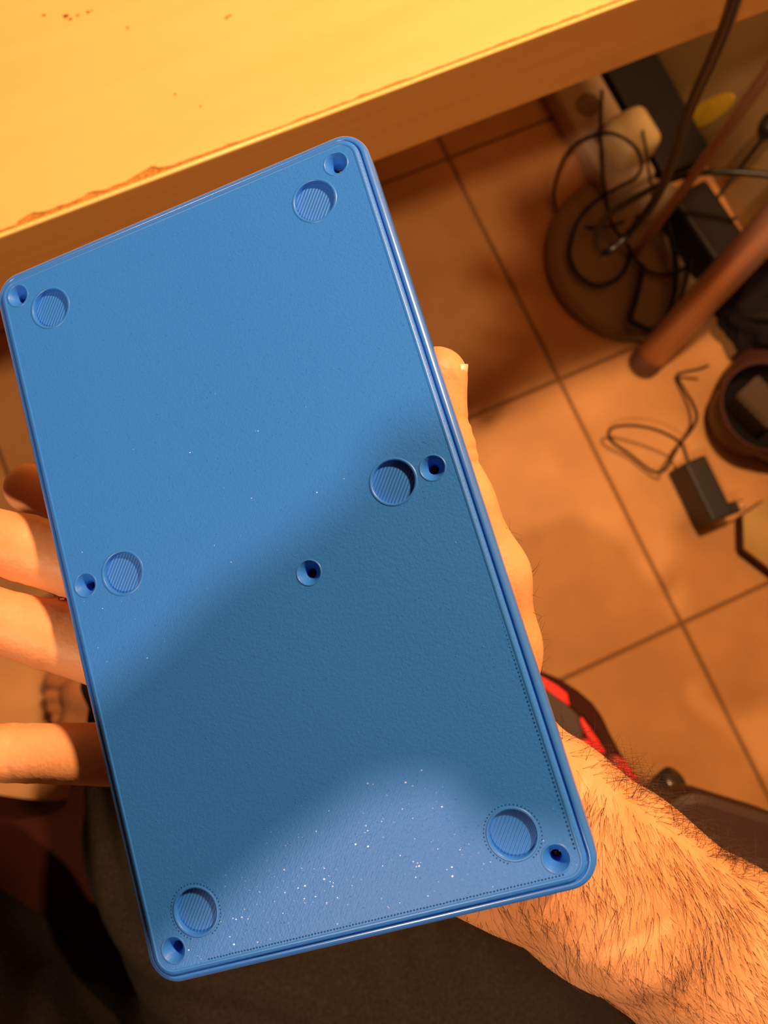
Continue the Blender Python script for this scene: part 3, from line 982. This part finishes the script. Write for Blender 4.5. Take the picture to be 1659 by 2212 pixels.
tag(hair, kind='stuff')

# trousers: both thighs in the lap
ft_ = Field((-0.42, -0.66, -1.13), (0.36, 0.02, -0.36), 0.004)
Tm = ft_.blank()
ft_.big = 0.03
ft_.chain(Tm, [(P(440, 1430, 0.515), .072), (P(490, 1780, 0.535), .086), (P(640, 2060, 0.545), .098), (P(1120, 2420, 0.56), .125), (P(1500, 2640, 0.56), .125)], 0.03)
ft_.chain(Tm, [(P(-170, 2105, 0.53), .066), (P(120, 2330, 0.54), .072), (P(560, 2760, 0.56), .088)], 0.03)
ft_.cone(Tm, P(1000, 2180, 0.520), P(1400, 2440, 0.525), .060, .075, 0.03)
ft_.chain(Tm, [(P(440, 1430, 0.515), .070), (P(400, 1475, 0.70), .058), (P(352, 1530, 0.95), .050), (P(335, 1545, 1.03), .048)], 0.02)
X, Y, Z = np.meshgrid(*ft_.ax, indexing='ij')
# soft folds running across the thighs
s1 = (X * 0.62 + Y * 0.78)
s2 = (X * 0.78 - Y * 0.62)
Tm = Tm + (0.0035 * np.sin(s1 * 95 + 3.0 * np.sin(s2 * 21)) * np.clip(np.sin(s2 * 18 + 1.0), 0, 1) + 0.0016 * np.sin(s1 * 210 + 5 * np.sin(s2 * 33))).astype(np.float32)
# a raised seam along the outer thigh
vt, qt = ft_.mesh(Tm)
vt = cam_to_world(smooth_verts(vt, qt, 1))
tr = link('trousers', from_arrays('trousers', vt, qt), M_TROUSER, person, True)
seam_px = [(1130, 2085, 0.440), (1165, 2130, 0.444), (1200, 2185, 0.449), (1240, 2240, 0.455)]

# ------------------------------------------------------------------ the blue case (underside up)
PW, PL = 0.102, 0.17464
TL = np.array([-0.04926633, 0.1231863, 0.9112055])
U = np.array([0.09793679, -0.01261695, 0.02555775])
V = np.array([-0.0230702838, -0.173113555, -0.000080565])
U /= np.linalg.norm(U)
V = V - U * (V @ U)
V /= np.linalg.norm(V)
N = np.cross(V, U)
if N[2] < 0:
    N = -N
MP = Matrix(((U[0], V[0], N[0], TL[0]), (U[1], V[1], N[1], TL[1]), (U[2], V[2], N[2], TL[2]), (0, 0, 0, 1)))
case = empty('keyboard_case', (0, 0, 0), 'flat blue printed case with round recesses and screw holes, held over the tiles', 'case')
case.matrix_world = MP


def case_link(name, me, m, smooth=True):
    me.materials.append(m)
    if smooth:
        me.polygons.foreach_set('use_smooth', [True] * len(me.polygons))
    o = bpy.data.objects.new(name, me)
    COL.objects.link(o)
    o.parent = case
    return o


def rrect(inset, r, n=10):
    x0, y0, x1, y1 = inset, inset, PW - inset, PL - inset
    out = []
    for cx, cy, a0 in ((x1 - r, y0 + r, -90), (x1 - r, y1 - r, 0), (x0 + r, y1 - r, 90), (x0 + r, y0 + r, 180)):
        for k in range(n + 1):
            a = math.radians(a0 + 90 * k / n)
            out.append((cx + r * math.cos(a), cy + r * math.sin(a)))
    return out


RC = 0.0068
TOPZ = 0.0009


def sweep(profile, name):
    v, f = [], []
    for ins, z in profile:
        for x, y in rrect(ins, max(RC - ins, 0.001)):
            v.append((x, y, z))
    n = len(rrect(0, RC))
    for i in range(len(profile) - 1):
        for k in range(n):
            k2 = (k + 1) % n
            f.append((i * n + k, i * n + k2, (i + 1) * n + k2, (i + 1) * n + k))
    return v, f, n


HOLES = [(93.9, 7.4), (6.9, 7.0), (94.0, 83.5), (6.8, 83.3), (60.6, 97.0), (94.0, 167.5), (7.4, 167.3)]
FEET = [(86.5, 14.0), (14.8, 13.5), (84.8, 83.6), (16.8, 83.4), (87.0, 161.0), (14.7, 160.6)]
RH, RF = 0.0027, 0.00505
INS = 0.0027
# top face with the openings
outer = rrect(INS, RC - INS)
verts2, edges2 = [], []


def add_loop(pts):
    b = len(verts2)
    verts2.extend(Vector(p) for p in pts)
    edges2.extend((b + i, b + (i + 1) % len(pts)) for i in range(len(pts)))


def circle(c, r, n):
    return [(c[0] / 1000 + r * math.cos(2 * math.pi * k / n), c[1] / 1000 + r * math.sin(2 * math.pi * k / n)) for k in range(n)]


add_loop(outer)
for h in HOLES:
    add_loop(circle(h, RH, 32))
for h in FEET:
    add_loop(circle(h, RF, 48))
co, ed, fa, _, _, _ = delaunay_2d_cdt(verts2, edges2, [], 1, 1e-7)
bm = bmesh.new()
bvs = [bm.verts.new((c.x, c.y, TOPZ)) for c in co]
for f in fa:
    cxx = sum(co[i].x for i in f) / len(f)
    cyy = sum(co[i].y for i in f) / len(f)
    if any(math.hypot(cxx - h[0] / 1000, cyy - h[1] / 1000) < RH * 0.985 for h in HOLES) or any(math.hypot(cxx - h[0] / 1000, cyy - h[1] / 1000) < RF * 0.985 for h in FEET):
        continue
    bm.faces.new([bvs[i] for i in f])
me = bpy.data.meshes.new('bottom_plate')
for f in bm.faces:
    f.normal_update()
    if f.normal.z < 0:
        f.normal_flip()
# bevelled border of the plate down to the groove
pv, pf, n_ = sweep([(INS, TOPZ), (0.0024, TOPZ - 0.0001), (0.00205, 0.0004), (0.0020, -0.0005)], 'border')
base = [bm.verts.new(p) for p in pv]
for f in pf:
    bm.faces.new([base[i] for i in f])
for h in FEET:
    rings = []
    for r, z in ((RF, TOPZ), (RF - 0.00025, TOPZ - 0.0003), (RF - 0.00028, TOPZ - 0.00125)):
        rings.append([bm.verts.new((x, y, z)) for x, y in circle(h, r, 48)])
    for a, b in zip(rings[:-1], rings[1:]):
        for k in range(48):
            bm.faces.new((a[k], a[(k + 1) % 48], b[(k + 1) % 48], b[k]))
for h in HOLES:
    rings = []
    for r, z in ((RH, TOPZ), (RH - 0.0001, TOPZ - 0.0001), (0.00118, TOPZ - 0.0021), (0.00112, TOPZ - 0.0024), (0.00112, TOPZ - 0.006)):
        rings.append([bm.verts.new((x, y, z)) for x, y in circle(h, r, 32)])
    for a, b in zip(rings[:-1], rings[1:]):
        for k in range(32):
            bm.faces.new((a[k], a[(k + 1) % 32], b[(k + 1) % 32], b[k]))
bmesh.ops.remove_doubles(bm, verts=bm.verts, dist=1e-6)
bmesh.ops.recalc_face_normals(bm, faces=bm.faces)
bm.to_mesh(me)
bm.free()
pl = case_link('bottom_plate', me, M_BLUE, False)
for p in me.polygons:
    p.use_smooth = abs(p.normal.z) < 0.97
v, f, n_ = sweep([(0.0020, -0.0005), (0.00172, -0.0005), (0.00165, -0.0001), (0.0014, 0.0000), (0.0010, -0.0001), (0.0006, -0.0003), (0.0002, -0.0007), (0.0, -0.0013), (0.0, -0.0026), (0.00012, -0.0028), (0.00012, -0.0031), (0.0, -0.0033), (0.0, -0.0085), (0.0006, -0.0092), (0.003, -0.0092)], 'rim')
f.append(tuple(range(len(v) - n_, len(v))))
case_link('side_rim', from_arrays('side_rim', v, f), M_BLUERIM)
def collar(name, h, r0, r1):
    z = TOPZ
    v, f = [], []
    for r, zz in ((r0, z - 0.0001), (r0 + 0.00006, z + 0.00005), (r1 - 0.00008, z + 0.00005), (r1, z - 0.0001)):
        v += [(x, y, zz) for x, y in circle(h, r, 48)]
    for i in range(3):
        f += [(i * 48 + k, i * 48 + (k + 1) % 48, (i + 1) * 48 + (k + 1) % 48, (i + 1) * 48 + k) for k in range(48)]
    case_link(name, from_arrays(name, v, f), M_BLUERIM2)


M_BLUERIM2 = mat('blue_smooth', (0.026, 0.175, 0.74), 0.34, 0.4)
for h in FEET:
    collar('recess_collar', h, RF - 0.00022, RF + 0.0005)
for h in HOLES:
    collar('hole_collar', h, RH - 0.00008, RH + 0.0004)
v, f, n_ = sweep([(INS - 0.0001, TOPZ - 0.0001), (INS + 0.0000, TOPZ + 0.00004), (INS + 0.0007, TOPZ + 0.00004), (INS + 0.0008, TOPZ - 0.0001)], 'band')
case_link('border_band', from_arrays('border_band', v, f), M_BLUERIM2)
pv, pf = [], []
M_PIT_SHADE = mat('blue_pit_shade', (0.006, 0.05, 0.22), 0.8, 0.1)  # dark blue on near-flat diamonds, painting the shade inside the infill pits


def pit_mark(x, y, sx, sy):
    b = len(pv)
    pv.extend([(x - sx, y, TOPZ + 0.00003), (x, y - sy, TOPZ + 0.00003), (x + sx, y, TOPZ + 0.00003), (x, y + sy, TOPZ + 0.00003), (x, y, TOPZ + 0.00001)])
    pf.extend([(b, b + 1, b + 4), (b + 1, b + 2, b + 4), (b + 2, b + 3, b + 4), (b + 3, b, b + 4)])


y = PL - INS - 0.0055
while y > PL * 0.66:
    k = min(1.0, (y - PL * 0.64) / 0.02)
    pit_mark(PW - INS - 0.00115 + random.uniform(-0.00004, 0.00004), y, 0.00026 * k, 0.00030 * k)
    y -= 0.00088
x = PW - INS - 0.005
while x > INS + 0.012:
    pit_mark(x, PL - INS - 0.00115 + random.uniform(-0.00004, 0.00004), 0.00028, 0.00020)
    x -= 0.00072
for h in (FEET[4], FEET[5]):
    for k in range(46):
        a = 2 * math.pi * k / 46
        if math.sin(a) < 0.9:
            pit_mark(h[0] / 1000 + (RF + 0.00085) * math.cos(a), h[1] / 1000 + (RF + 0.00085) * math.sin(a), 0.00019, 0.00019)
M_NUB = mat('blue_nub', (0.024, 0.178, 0.76), 0.28, 1.0)
nv2, nf2 = [], []
cnt = 0
while cnt < 5200:
    x, y = random.uniform(INS + 0.0015, PW - INS - 0.0015), random.uniform(INS + 0.0015, PL - INS - 0.0015)
    if any(math.hypot(x - h[0] / 1000, y - h[1] / 1000) < RH + 0.0008 for h in HOLES) or any(math.hypot(x - h[0] / 1000, y - h[1] / 1000) < RF + 0.001 for h in FEET):
        continue
    cnt += 1
    r = random.choice((0.00007, 0.00009, 0.00011, 0.00015, 0.00020))
    gx, gy = random.gauss(0, 0.12), random.gauss(0, 0.12)
    b = len(nv2)
    for q, hz in ((1.25, -0.00004), (1.0, 0.00003)):
        for k in range(8):
            a = 2 * math.pi * k / 8
            dx, dy = r * q * math.cos(a), 0.75 * r * q * math.sin(a)
            nv2.append((x + dx, y + dy, TOPZ + hz + (gx * dx + gy * dy if hz > 0 else 0)))
    for k in range(8):
        nf2.append((b + k, b + (k + 1) % 8, b + 8 + (k + 1) % 8, b + 8 + k))
    nf2.append(tuple(b + 8 + k for k in range(8)))
tag(case_link('plastic_nubs', from_arrays('plastic_nubs', nv2, nf2), M_NUB, False), kind='stuff')
tag(case_link('infill_pit_shade', from_arrays('infill_pit_shade', pv, pf), M_PIT_SHADE, False), kind='stuff')
for h in FEET:
    case_link('foot_recess', from_arrays('foot_recess', [(x, y, TOPZ - 0.00122) for x, y in circle(h, RF - 0.0002, 48)], [tuple(range(48))]), M_RIDGE, False)
for h in HOLES:
    case_link('screw', lathe_mesh('screw', [(0.00108, -0.0046), (0.00108, -0.0040), (0.0009, -0.0038), (0.0005, -0.0038), (0.0005, -0.0043), (0.0, -0.0043)], (h[0] / 1000, h[1] / 1000, 0), n=20), M_SCREW)

# ------------------------------------------------------------------ the phone that takes the picture (behind the lens)
ph = empty('smartphone', tuple(EYE), 'black smartphone held above the blue case by the left hand', 'phone')
MC = Matrix(RWC.T.tolist()).to_4x4()
MC.translation = Vector(EYE)
bm = box_bm(-0.011, -0.047, 0.012, 0.074, 0.156, 0.0085, 0.0038, 3)
bmesh.ops.transform(bm, matrix=MC, verts=bm.verts)
link('body', bm_mesh('body', bm), M_PHONE, ph, True)
bm = box_bm(-0.004, -0.004, 0.0062, 0.034, 0.03, 0.003, 0.001, 2)
bmesh.ops.transform(bm, matrix=MC, verts=bm.verts)
link('camera_bump', bm_mesh('camera_bump', bm), M_PHONE, ph, True)
